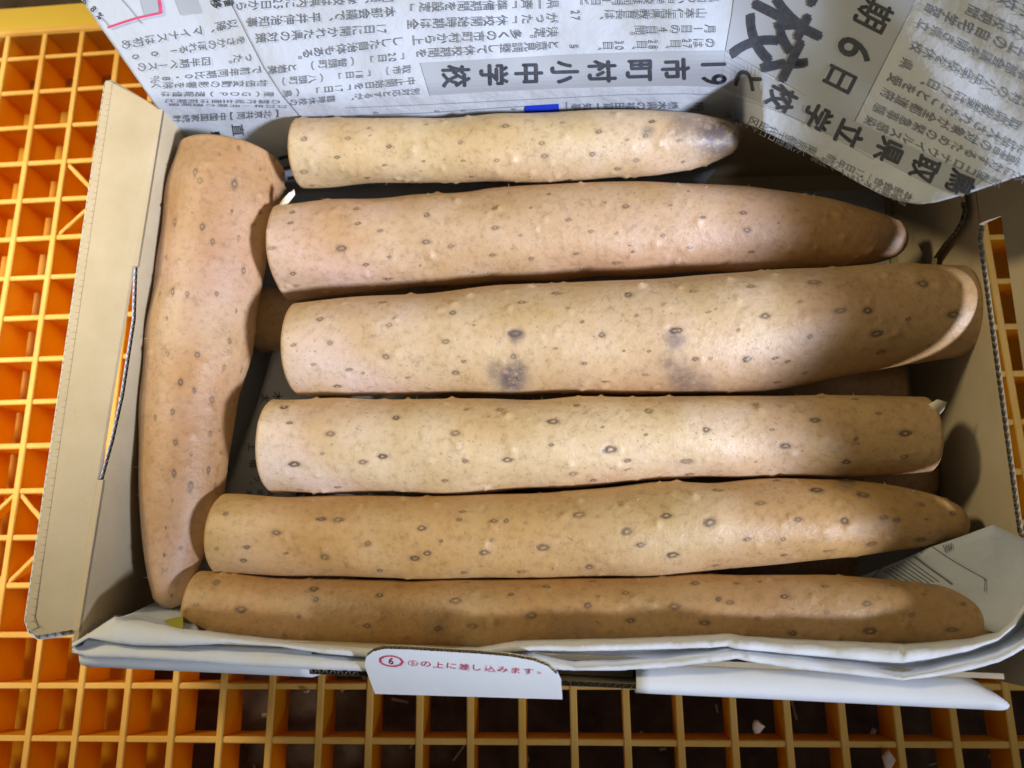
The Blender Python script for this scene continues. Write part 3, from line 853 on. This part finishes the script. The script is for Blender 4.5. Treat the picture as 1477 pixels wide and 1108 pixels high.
class Print:
    def __init__(s, surf): s.v = []; s.f = []; s.n = 0; s.surf = surf
    def add(s, pxy, f):
        if not len(pxy): return
        pxy = np.asarray(pxy, float); f = np.asarray(f)
        for _ in range(5):                      # keep facets small so the ink follows the curved sheet
            T = pxy[f]
            if max(np.linalg.norm(T[:, 0] - T[:, 1], axis=1).max(), np.linalg.norm(T[:, 1] - T[:, 2], axis=1).max(), np.linalg.norm(T[:, 2] - T[:, 0], axis=1).max()) < 11: break
            e = np.sort(np.concatenate([f[:, [0, 1]], f[:, [1, 2]], f[:, [2, 0]]]), axis=1)
            ue, inv = np.unique(e, axis=0, return_inverse=True); inv = inv.ravel()
            m0 = len(pxy); pxy = np.vstack([pxy, pxy[ue].mean(1)])
            k = len(f); ab, bc, ca = m0 + inv[:k], m0 + inv[k:2 * k], m0 + inv[2 * k:]
            f = np.concatenate([np.stack(q, 1) for q in ((f[:, 0], ab, ca), (ab, f[:, 1], bc), (ca, bc, f[:, 2]), (ab, bc, ca))])
        p = s.surf(pxy[:, 0], pxy[:, 1])
        s.v.append(p); s.f.append(np.asarray(f) + s.n); s.n += len(p)
    def poly(s, pts, sub=14):
        """quad strip between two polylines given as rows"""
        a, b = np.array(pts[0], float), np.array(pts[1], float)
        def res(q, n):
            t = np.concatenate([[0], np.cumsum(np.linalg.norm(np.diff(q, axis=0), axis=1))]); t /= t[-1]
            u = np.linspace(0, 1, n); return np.stack([np.interp(u, t, q[:, 0]), np.interp(u, t, q[:, 1])], 1)
        n = max(3, int(np.linalg.norm(np.diff(a, axis=0), axis=1).sum() / 6))
        wid = np.linalg.norm(a[0] - b[0]); mm = max(2, int(wid / 6) + 1)
        A, B = res(a, n), res(b, n)
        g = np.concatenate([A * (1 - u) + B * u for u in np.linspace(0, 1, mm)], 0)
        f = []
        for i in range(mm - 1):
            for j in range(n - 1):
                k = i * n + j
                f += [(k, k + 1, k + n + 1), (k, k + n + 1, k + n)]
        s.add(g, np.array(f))
    def line(s, pts, w):
        pts = np.array(pts, float)
        d = np.gradient(pts, axis=0); d /= np.linalg.norm(d, axis=1)[:, None]
        nn = np.stack([-d[:, 1], d[:, 0]], 1) * w / 2
        s.poly((pts - nn, pts + nn))
    def glyph(s, ch, c, r, u, w=0.0, rot=False, bold=0.0):
        if w > 0: bold, w = w, 0.0
        """c: centre px, r: one em to the letter's right, u: one em up"""
        v, f, lo, hi = _gl[(ch, w)]
        if not len(v): return
        cen = (lo + hi) / 2
        q = v - cen
        # em size of the built-in face is close to 1 unit
        if rot: q = np.stack([q[:, 1], -q[:, 0]], 1)
        if bold:
            sh = [(0, 0), (bold, 0), (-bold, 0), (0, bold * .7), (0, -bold * .7)]
            f = np.concatenate([np.asarray(f) + k * len(q) for k in range(len(sh))])
            q = np.concatenate([q + np.array(o_)[None] for o_ in sh])
        pxy = np.asarray(c)[None] + q[:, :1] * np.asarray(r)[None] + q[:, 1:] * np.asarray(u)[None]
        s.add(pxy, f)
    def pieces(s, name, m, parent):
        k = 0
        for v, f in zip(s.v, s.f):
            mesh_obj(name, v, (f - k).tolist(), m, parent); k += len(v)
    def build(s, name, m, parent):
        if not s.v: return None
        return mesh_obj(name, np.vstack(s.v), np.vstack(s.f).tolist(), m, parent)

def cells(t):
    out, i = [], 0
    while i < len(t):
        if t[i].isdigit() and t[i].isascii() and i + 1 < len(t) and t[i + 1].isdigit() and t[i + 1].isascii():
            out.append(t[i:i + 2]); i += 2
        else:
            out.append(t[i]); i += 1
    return out

ROTSET = "（）「」【】ー｜"
EM = 1.0
def vline(pr, text, p0, p1, h, w=0.0, em=None):
    """vertical newspaper line: from first letter centre p0 to last p1 (pixels); h = letter width across the line"""
    cs = cells(text); n = len(cs)
    p0 = np.array(p0, float); p1 = np.array(p1, float)
    e = (p1 - p0) / np.linalg.norm(p1 - p0)
    pit = np.linalg.norm(p1 - p0) / max(1, n - 1)
    r = np.array([e[1], -e[0]])
    el = (em or pit) * 0.98
    for i, c in enumerate(cs):
        if c == " ": continue
        cen = p0 + (p1 - p0) * (i / max(1, n - 1))
        if len(c) == 2:
            for k, dd in enumerate(c):
                pr.glyph(dd, cen + r * h * (0.27 if k else -0.27), r * h * 0.78, -e * el * 1.05, w)
        elif c in "、。":
            pr.glyph(c, cen + r * h * 0.30 - e * el * 0.30, r * h, -e * el, w)
        else:
            pr.glyph(c, cen, r * h, -e * el, w, c in ROTSET)
ALLTXT = "学校は同日、に25日から本部会議で平井伸治知事17開れた県の対策しし自体もある。「20」（智頭町）と岩美取市18八中止始を鳥別応とするが臨時休一斉準備期間設定がつた全決多くの村上意見調整して山仁志教育長月14のは2728305以降マイナスは初めをさかのぼれる100った四半期ベース前年同比0・8％物価変動影響除産ＧＤＰ速報値国内総生2020年3北京共同中家統計直撃【】推移6８9小立県新型コロナウイルス感染大に対するための緊急事態宣言象が全都道府拡されたことを受委け、市町村小中学校含休対策開き県立自宅習区田代千京東午合｜木栃福富明太宰植う出席議オラン込差す⑤⑥み-%"
glyphs([(c, 0.0) for c in sorted(set(ALLTXT)) if c != " "])
HEADS = "鳥取県立学校と19市町村小中休期6日直撃推移8%-"
glyphs([(c, 0.0) for c in sorted(set(HEADS))])

surf_tint = lambda x, y: paper_pt(x, y, 0.00025)
surf_ink = lambda x, y: paper_pt(x, y, 0.00045)
tint = Print(surf_tint)
# grey backing of the headline
tint.poly(([(606, 91), (700, 86), (800, 80), (900, 76), (980, 74), (1046, 73)], [(620, 138), (700, 133), (800, 128), (900, 125), (980, 124), (1040, 126)]))
tint.poly(([(1046.2, 73), (1066, -65)], [(1040.2, 126), (1100, 148)]) if False else ([(1046.3, 73), (1140, 128), (1232, 175), (1300, 206), (1360, 232), (1420, 256)], [(1040.3, 126.2), (1120, 158), (1200, 195), (1270, 230), (1330, 262), (1388, 284)]))
tint.poly(([(1066, -65), (1056, 20), (1046.6, 72.6)], [(1352, -65), (1300, 40), (1232.2, 174.6)]))
# chart tints
tint.poly(([(188, -50), (203, 3), (208, 22)], [(226, -50), (228, 3), (231, 17)]))
tint.poly(([(246, -50), (252, 0), (261, 22)], [(282, -50), (285, 0), (291, 18)]))
tint.pieces("printed_tint", M_BAND, paper)

hd = Print(surf_ink)
HC = [("鳥", 1386, 264), ("取", 1333, 243), ("県", 1282, 218), ("立", 1226, 194), ("学", 1179, 169), ("校", 1128, 142), ("と", 1079, 117), ("19", 1030, 104), ("市", 975, 100), ("町", 922, 102), ("村", 869, 103), ("小", 815, 104), ("中", 763, 106), ("学", 713, 108), ("校", 658, 110)]
for i, (c, x, y) in enumerate(HC):
    a = HC[max(0, i - 1)]; b = HC[min(len(HC) - 1, i + 1)]
    e = np.array([b[1] - a[1], b[2] - a[2]], float); e /= np.linalg.norm(e)
    if i >= 7: e = np.array([-1.0, 0.03])
    r = np.array([e[1], -e[0]])
    hh = 37 if i < 7 else 33
    ll = 43
    if len(c) == 2:
        for k, dd in enumerate(c):
            hd.glyph(dd, np.array([x, y]) + r * hh * (0.33 if k else -0.33), r * hh * 0.95, -e * ll * 1.15, 0.035)
    else:
        hd.glyph(c, (x, y), r * hh, -e * ll, 0.036)
er = np.array([-0.89, -0.45]); rr = np.array([-0.45, 0.89])
hd.glyph("校", (1122, 56), rr * 112, -er * 116, 0.03)
hd.glyph("休", (1174, -48), rr * 112, -er * 116, 0.03)
hd.glyph("6", (1233, 72), rr * 62, -er * 72, 0.02)
hd.glyph("日", (1211, 114), rr * 42, -er * 50, 0.022)
hd.glyph("期", (1260, 21), rr * 46, -er * 54, 0.022)
hd.glyph("期", (1260, 21), rr * 46, -er * 54, 0.0)
# dark ends of a heading seen in the gap at the far left corner
for q in ([(402, 229), (420, 225)], [(409, 244), (424, 241)], [(416, 258), (430, 255)]):
    hd.line(q, 5)
hd.glyph("直", (344, 188), (3, 19), (19, -1), 0.0)
hd.glyph("撃", (311, 197), (3, 15), (16, -1), 0.022)
for c, x, y in (("-", 112, -4), ("6", 123, 2), ("8", 135, 13), ("%", 144, 23)):
    hd.glyph(c, (x, y), (9, 9), (9, -9), 0.022)
hd.glyph("移", (312, 5), (4, 15), (16, -2), 0.022)
hd.glyph("推", (330, 2), (4, 15), (16, -2), 0.022)
hd.pieces("headline_letter", M_INK, paper)

bd = Print(surf_ink)
BODY = [
 ("同日、学校は県内に25日から", (560, -4), (349, 9), 16), ("本部会議で、平井伸治知事", (563, 17), (364, 32), 16), ("17日に開かれた県の対策", (551, 41), (377, 55), 16),
 ("しした自治体もある。", (575, 60), (428, 79), 16), ("「20日」 （智頭町） と岩美", (581, 81), (394, 101), 14), ("取市） 「18日」 （八頭町）", (587, 100), (410, 118), 13),
 ("中止開始日を「17日」 （鳥", (593, 117), (415, 135), 12), ("別対応とするが、 臨時休校の", (600, 132), (424, 148), 10),
 ("県一斉「準備期間を設定」", (798, 5), (596, 11), 16), ("がった「休校開始時期は全", (798, 26), (597, 35), 16), ("決定。多くの市町村から上", (798, 46), (604, 58), 16), ("と意見調整して休校期間を", (800, 65), (609, 77), 15),
 ("県内の小中学校は同月1日と", (1030, -4), (845, 2), 16), ("山本仁志県教育長は、 27", (1013, 19), (831, 22), 16), ("月1日の4日間。", (1025, 41), (908, 44), 15), ("のは27日、28日、30日、 5", (1025, 62), (829, 67), 15),
 ("以降、マイナスは初め", (336, 35), (183, 64), 15), ("をさかのぼれる1 0 0", (348, 58), (196, 82), 15), ("った。 四半期ベースの", (359, 83), (205, 97), 14), ("で前年同期比0・8％", (371, 101), (224, 115), 12),
 ("物価変動の影響を除く", (379, 120), (226, 124), 10), ("産（ＧＤＰ）速報値は", (389, 136), (240, 136), 8), ("の国内総生産は前期比", (398, 147), (246, 146), 6), ("2020年1月期の速報値", (408, 154), (252, 151), 4.5), ("【北京共同】中国国家統計", (400, 164), (256, 172), 12),
 ("新型コロナウイルス感染", (1436, 263), (1255, 175), 14.5), ("大に対するための緊急事態", (1474, 258), (1268, 157), 14.5), ("宣言の対象が全都道府", (1462, 230), (1280, 136), 15), ("に拡大されたことを受", (1476, 218), (1290, 115), 16), ("取県教委は17日、", (1462, 178), (1326, 112), 17),
 ("市町村の小中学校を休校", (1500, 160), (1322, 68), 17), ("対策本部会議を開き県立", (1512, 126), (1332, 37), 17), ("県立の自宅学習", (1490, 84), (1345, 14), 18), ("県の休校期間", (1500, 60), (1402, 16), 18), ("休校", (1484, 18), (1454, 2), 20), ("県", (1306, 92), (1288, 83), 17),
 ("本部会合｜17日午前、東京都千代田区", (1309, 283), (1087, 175), 13), ("部会議にオンライン出席した新型コロナウイル", (1302, 291), (1050, 168), 10.5),
 ("明。", (1008, 154), (993, 155), 13), ("栃木県の福田富一知事", (972, 152), (832, 155), 12),
]
for t, a, b, h in BODY:
    try:
        need = [(c, 0.0) for c in set("".join(cells(t))) if c != " "]
        glyphs(need)
        vline(bd, t, a, b, h)
    except KeyError as ex:
        print("glyph", ex)
bd.build("body_print", M_INKGREY, paper)["kind"] = "stuff"
ru = Print(surf_ink)
ru.line([(324, -15), (332, 0), (357, 50), (382, 98), (408, 138), (434, 169)], 1.3)
ru.line([(174, -3), (190, 15), (205, 34)], 1.3)
ru.line([(147, 25), (158, 38)], 1.3)
ru.line([(818, 147), (818, 162)], 1.2)
ru.line([(490, 168), (620, 163), (757, 153.5)], 1.0)
for x, y in ((543, 163), (631, 161), (669, 160), (742, 158)):
    ru.line([(x - 3, y), (x + 3, y)], 3)
dt = Print(surf_ink)
dots = [(500, 156), (620, 151), (760, 144), (900, 137), (985, 135.5), (1040, 137), (1090, 149), (1140, 167), (1200, 196), (1260, 230)]
dots = np.array(dots, float)
tL = np.concatenate([[0], np.cumsum(np.linalg.norm(np.diff(dots, axis=0), axis=1))])
for s_ in np.arange(0, tL[-1], 3.6):
    x, y = np.interp(s_, tL, dots[:, 0]), np.interp(s_, tL, dots[:, 1])
    dt.add(np.array([(x - .7, y - .6), (x + .7, y - .6), (x + .7, y + .6), (x - .7, y + .6)]), np.array([(0, 1, 2), (0, 2, 3)]))
dt.build("dotted_rule", M_DOT, paper)["kind"] = "stuff"
ru.pieces("rule_line", M_DOT, paper)
rd = Print(lambda x, y: paper_pt(x, y, 0.00055))
rd.line([(156, 40), (176, 33), (200, 25.5), (232, 19)], 3.2)
rd.line([(232.5, 20), (231, 5), (227, -12), (222, -30)], 4.5)
rd.build("chart_line", M_RED, paper)
bl = Print(surf_ink)
bl.poly(([(757, 153), (806, 150)], [(757, 170), (807, 168)]))
bl.build("blue_bar_print", M_BLUE, paper)

# ------------------------------------------------------------------ newspaper lining the box
liner = empty("newspaper_liner", (0.02, -0.02, 0.003))
tag(liner, "newspaper lining the box floor and folded over the front edge in white creased strips", "newspaper")
# floor leaf
fv, ff = [], []
for i in range(21):
    for j in range(17):
        u, w = i / 20, j / 16
        a = FL + (FR - FL) * u; b = BL + (BR - BL) * u
        p = a + (b - a) * (0.09 + 0.87 * w)
        p = p + V(0.003 * (1 - 2 * u), 0)
        fv.append((p[0], p[1], 0.0027 + 0.0002 * math.sin(i * 1.9 + j * 1.3)))
for i in range(20):
    for j in range(16):
        a = i * 17 + j
        ff.append((a, a + 17, a + 18, a + 1))
mesh_obj("floor_leaf", fv, ff, M_PAPER, liner, True)
FZ = 0.0188
# front strips: a sheet brought up behind the last yam and folded twice over the front wall
ST = [  # x, strip A: top, lower edge ; strip B: top, lower edge
 (104, 929, 934, 936, 941), (128, 915, 920, 934, 948), (165, 893, 927, 931, 950), (200, 896, 931, 935, 951), (262, 908, 931, 937, 954), (330, 918, 928, 940, 959), (400, 926, 932, 944, 963), (470, 932, 943, 949, 966), (530, 936, 948, 952, 968),
 (610, 937, 948, 953, 968), (690, 938, 943, 950, 967), (745, 928, 940, 946, 965), (770, 927, 938, 945, 964), (830, 926, 939, 960, 967), (890, 925, 938, 957, 967), (960, 922, 936, 951, 963), (1025, 919, 934, 942, 955), (1050, 917, 932, 938, 952), (1062, 919, 936, 940, 950), (1075, 921, 937, 942, 953), (1150, 926, 944, 950, 965), (1220, 929, 950, 961, 972), (1262, 931, 954, 967, 977), (1290, 932, 956, 973, 980), (1302, 933, 956, 975, 981), (1340, 931, 951, 967, 977), (1400, 925, 938, 953, 966), (1440, 915, 923, 942, 955), (1462, 895, 905, 930, 944), (1485, 860, 874, 915, 930)]
ST = np.array(ST, float)
xs = np.concatenate([np.linspace(104, 1485, 190), ST[:, 0]]); xs.sort()
ci = [np.interp(xs, ST[:, 0], ST[:, k]) for k in range(1, 5)]
rows = []
wob = 0.0005 * np.sin(xs * 0.031) + 0.0003 * np.sin(xs * 0.083)
zA = 0.0625 + wob; zB = 0.0622 + wob * 0.7
rows.append(unp(xs, ci[0] - 10, np.full(len(xs), 0.030)))
rows.append(unp(xs, ci[0] - 3, np.full(len(xs), 0.052)))
rows.append(unp(xs, ci[0], zA - 0.0012))
rows.append(unp(xs, ci[0] * .6 + ci[1] * .4, zA + 0.0012))
rows.append(unp(xs, ci[0] * .15 + ci[1] * .85, zA + 0.0014))
rows.append(unp(xs, ci[1], zA + 0.0008))
rows.append(unp(xs, ci[1] - 4, zA - 0.0055))
rows.append(unp(xs, ci[1] * .5 + ci[2] * .5 - 3, zB - 0.0075))
rows.append(unp(xs, ci[2], zB - 0.0012))
rows.append(unp(xs, ci[2] * .5 + ci[3] * .5, zB + 0.0006))
rows.append(unp(xs, ci[3], zB + 0.0002))
rows.append(unp(xs, ci[3] - 3, zB - 0.0016))
G = np.stack(rows, 1)
m_ = G.shape[1]
sv2 = G.reshape(-1, 3) + rng.normal(size=(G.shape[0] * G.shape[1], 3)) * 0.00003
sf2 = [(i * m_ + j, i * m_ + j + 1, (i + 1) * m_ + j + 1, (i + 1) * m_ + j) for i in range(len(xs) - 1) for j in range(m_ - 1)]
fo_ = mesh_obj("front_fold", sv2, sf2, M_MARGIN, liner, True)
sm = fo_.modifiers.new("thick", 'SOLIDIFY'); sm.thickness = 0.00012; sm.offset = 0
# left corner leaf between the wall and the crosswise yam
def patch(name, ctl, m, parent, n=10):
    """ruled patch between two rows of (px, py, z)"""
    a, b = np.array(ctl[0], float), np.array(ctl[1], float)
    v, f = [], []
    k = len(a)
    u = np.linspace(0, k - 1, n * (k - 1) + 1)
    A = np.stack([np.interp(u, np.arange(k), a[:, c]) for c in range(3)], 1)
    B = np.stack([np.interp(u, np.arange(k), b[:, c]) for c in range(3)], 1)
    for w in np.linspace(0, 1, n):
        q = A * (1 - w) + B * w
        v.append(unp(q[:, 0], q[:, 1], q[:, 2] + 0.0005 * np.sin(u * 2.1 + w * 4)))
    L_ = len(u); v = np.vstack(v)
    for i in range(n - 1):
        for j in range(L_ - 1):
            q = i * L_ + j
            f.append((q, q + 1, q + L_ + 1, q + L_))
    o = mesh_obj(name, v, f, m, parent, True)
    s2 = o.modifiers.new("thick", 'SOLIDIFY'); s2.thickness = 0.00014; s2.offset = 0
    return o
patch("corner_leaf", ([(165, 893, .0612), (190, 885, .050), (225, 868, .036), (262, 862, .026)], [(200, 897, .0612), (232, 903, .0600), (262, 909, .0590), (290, 914, .0585)]), M_PAPER, liner)
patch("gap_leaf", ([(395, 500, .0150), (372, 580, .0178), (345, 650, .0178), (310, 740, .0160)], [(470, 520, .0150), (455, 585, .0178), (440, 655, .0178), (420, 745, .0160)]), M_PAPER, liner)
lp = Print(lambda x, y: unp(x, y, np.full(np.shape(x), FZ)))
for c, x, y, h in (("木", 400, 572, 15), ("太", 383, 574, 13), ("う", 372, 690, 13), ("。", 362, 697, 12), ("植", 366, 669, 13), ("上", 364, 645, 13), ("太", 360, 711, 10), ("宰", 375, 710, 10), ("県", 390, 711, 10)):
    glyphs([(c, 0.0)])
    lp.glyph(c, (x, y), (0, h), (h, 0), 0.0)
lp.build("floor_print", M_INK, liner)

# leaf leaning on the right wall at the near corner
RL = [[(1225, 838, .030), (1300, 808, .040), (1340, 790, .046), (1392, 772, .054), (1432, 757, .0595), (1480, 778, .0625), (1500, 790, .063)],
      [(1235, 872, .028), (1310, 880, .036), (1360, 888, .042), (1410, 905, .048), (1440, 914, .054), (1462, 903, .0600), (1490, 868, .0630)]]
patch("corner_leaf", RL, M_PAPER, liner)
RA, RB = np.array(RL[0], float), np.array(RL[1], float)
def rl_pt(x, y):
    """point on the right corner leaf under pixel (x, y): least-squares plane through its corners"""
    return onplane(x, y, _rp, _rn)
_c = np.array([unp(*q) for q in (RL[0][1], RL[0][3], RL[0][5], RL[1][2], RL[1][4])])
_rp = _c.mean(0); _rn = np.linalg.svd(_c - _rp)[2][2]
if _rn @ (CAM - _rp) < 0: _rn = -_rn
_leaf = [o for o in liner.children if o.name.startswith("corner_leaf")][-1]
_V = np.array([tuple(v.co) for v in _leaf.data.vertices]); _lx, _ly = proj(_V)
_zq = _V[:, 2]
def rl_surf(x, y):
    x = np.asarray(x, float); y = np.asarray(y, float)
    d2 = (x[..., None] - _lx) ** 2 + (y[..., None] - _ly) ** 2
    w = 1 / (d2 + 4.0) ** 2
    z = (w * _zq).sum(-1) / w.sum(-1)
    p = unp(x, y, z)
    d = CAM - p
    return p + d / np.linalg.norm(d, axis=-1)[..., None] * 0.0009
rp_ = Print(rl_surf)
rp_.line([(1345, 789), (1365, 803), (1390, 818), (1421, 835), (1420, 853)], 1.5)
rp_.line([(1319, 803), (1340, 819), (1360, 833), (1372, 842)], 3)
for k in range(7):
    rp_.line([(1309 - 6 * k, 807 + 2.5 * k), (1330 - 6 * k, 822 + 2.2 * k), (1352 - 7 * k, 838 + 1.0 * k)], 1.6)
rp_.line([(1278, 812), (1256, 836)], 1.3)
for k in range(4):
    rp_.line([(1360 + k * 4, 786 - k), (1364 + k * 3, 797 - k * 1.5)], 1.3)
rp_.build("leaf_print", M_INKGREY, liner)
gp = Print(lambda x, y: unp(x, y, 0.048 + 0.0125 * np.clip((np.asarray(y) - 882) / 24, 0, 1)))
gp.poly(([(236, 895), (250, 891), (264, 889)], [(246, 904), (254, 906), (264, 907)]))
gp.build("lime_print", M_LIME, liner)

# writing on the tongue
sf_t = lambda x, y: onplane(np.asarray(x, float), np.asarray(y, float), t0p + tn * 0.00018, tn)
tp = Print(sf_t)
glyphs([(c, 0.0) for c in "⑤の上に差し込みます。"] + [("6", 0.0)])
a0, a1 = np.array([596, 957.0]), np.array([781, 970.0])
txt = "⑤の上に差し込みます。"
for i, c in enumerate(txt):
    cen = a0 + (a1 - a0) * i / (len(txt) - 1)
    if c == "。": cen = cen + np.array([-3, 1])
    tp.glyph(c, cen, (17.5, 1.2), (0.8, -9.5), 0.0)
ang = np.linspace(0, 2 * np.pi, 40)
cc = np.array([564.5, 954.0])
ring = []
for s_ in (1.0, 0.80):
    ring.append(np.stack([cc[0] + 18.5 * s_ * np.cos(ang), cc[1] + 8.2 * s_ * np.sin(ang) + 0.07 * 18 * s_ * np.cos(ang)], 1))
tp.poly((ring[0], ring[1]))
tp.glyph("6", cc, (15, 1), (1, -13), 0.022)
tpo = tp.build("tongue_print", M_RED, tg)
tpo.matrix_parent_inverse = Matrix.Translation(-Vector(box.location))
tpo.matrix_parent_inverse = Matrix.Identity(4)
print("objects", len(scene.objects), "tris", sum(len(o.data.polygons) * 2 for o in scene.objects if o.type == 'MESH'))
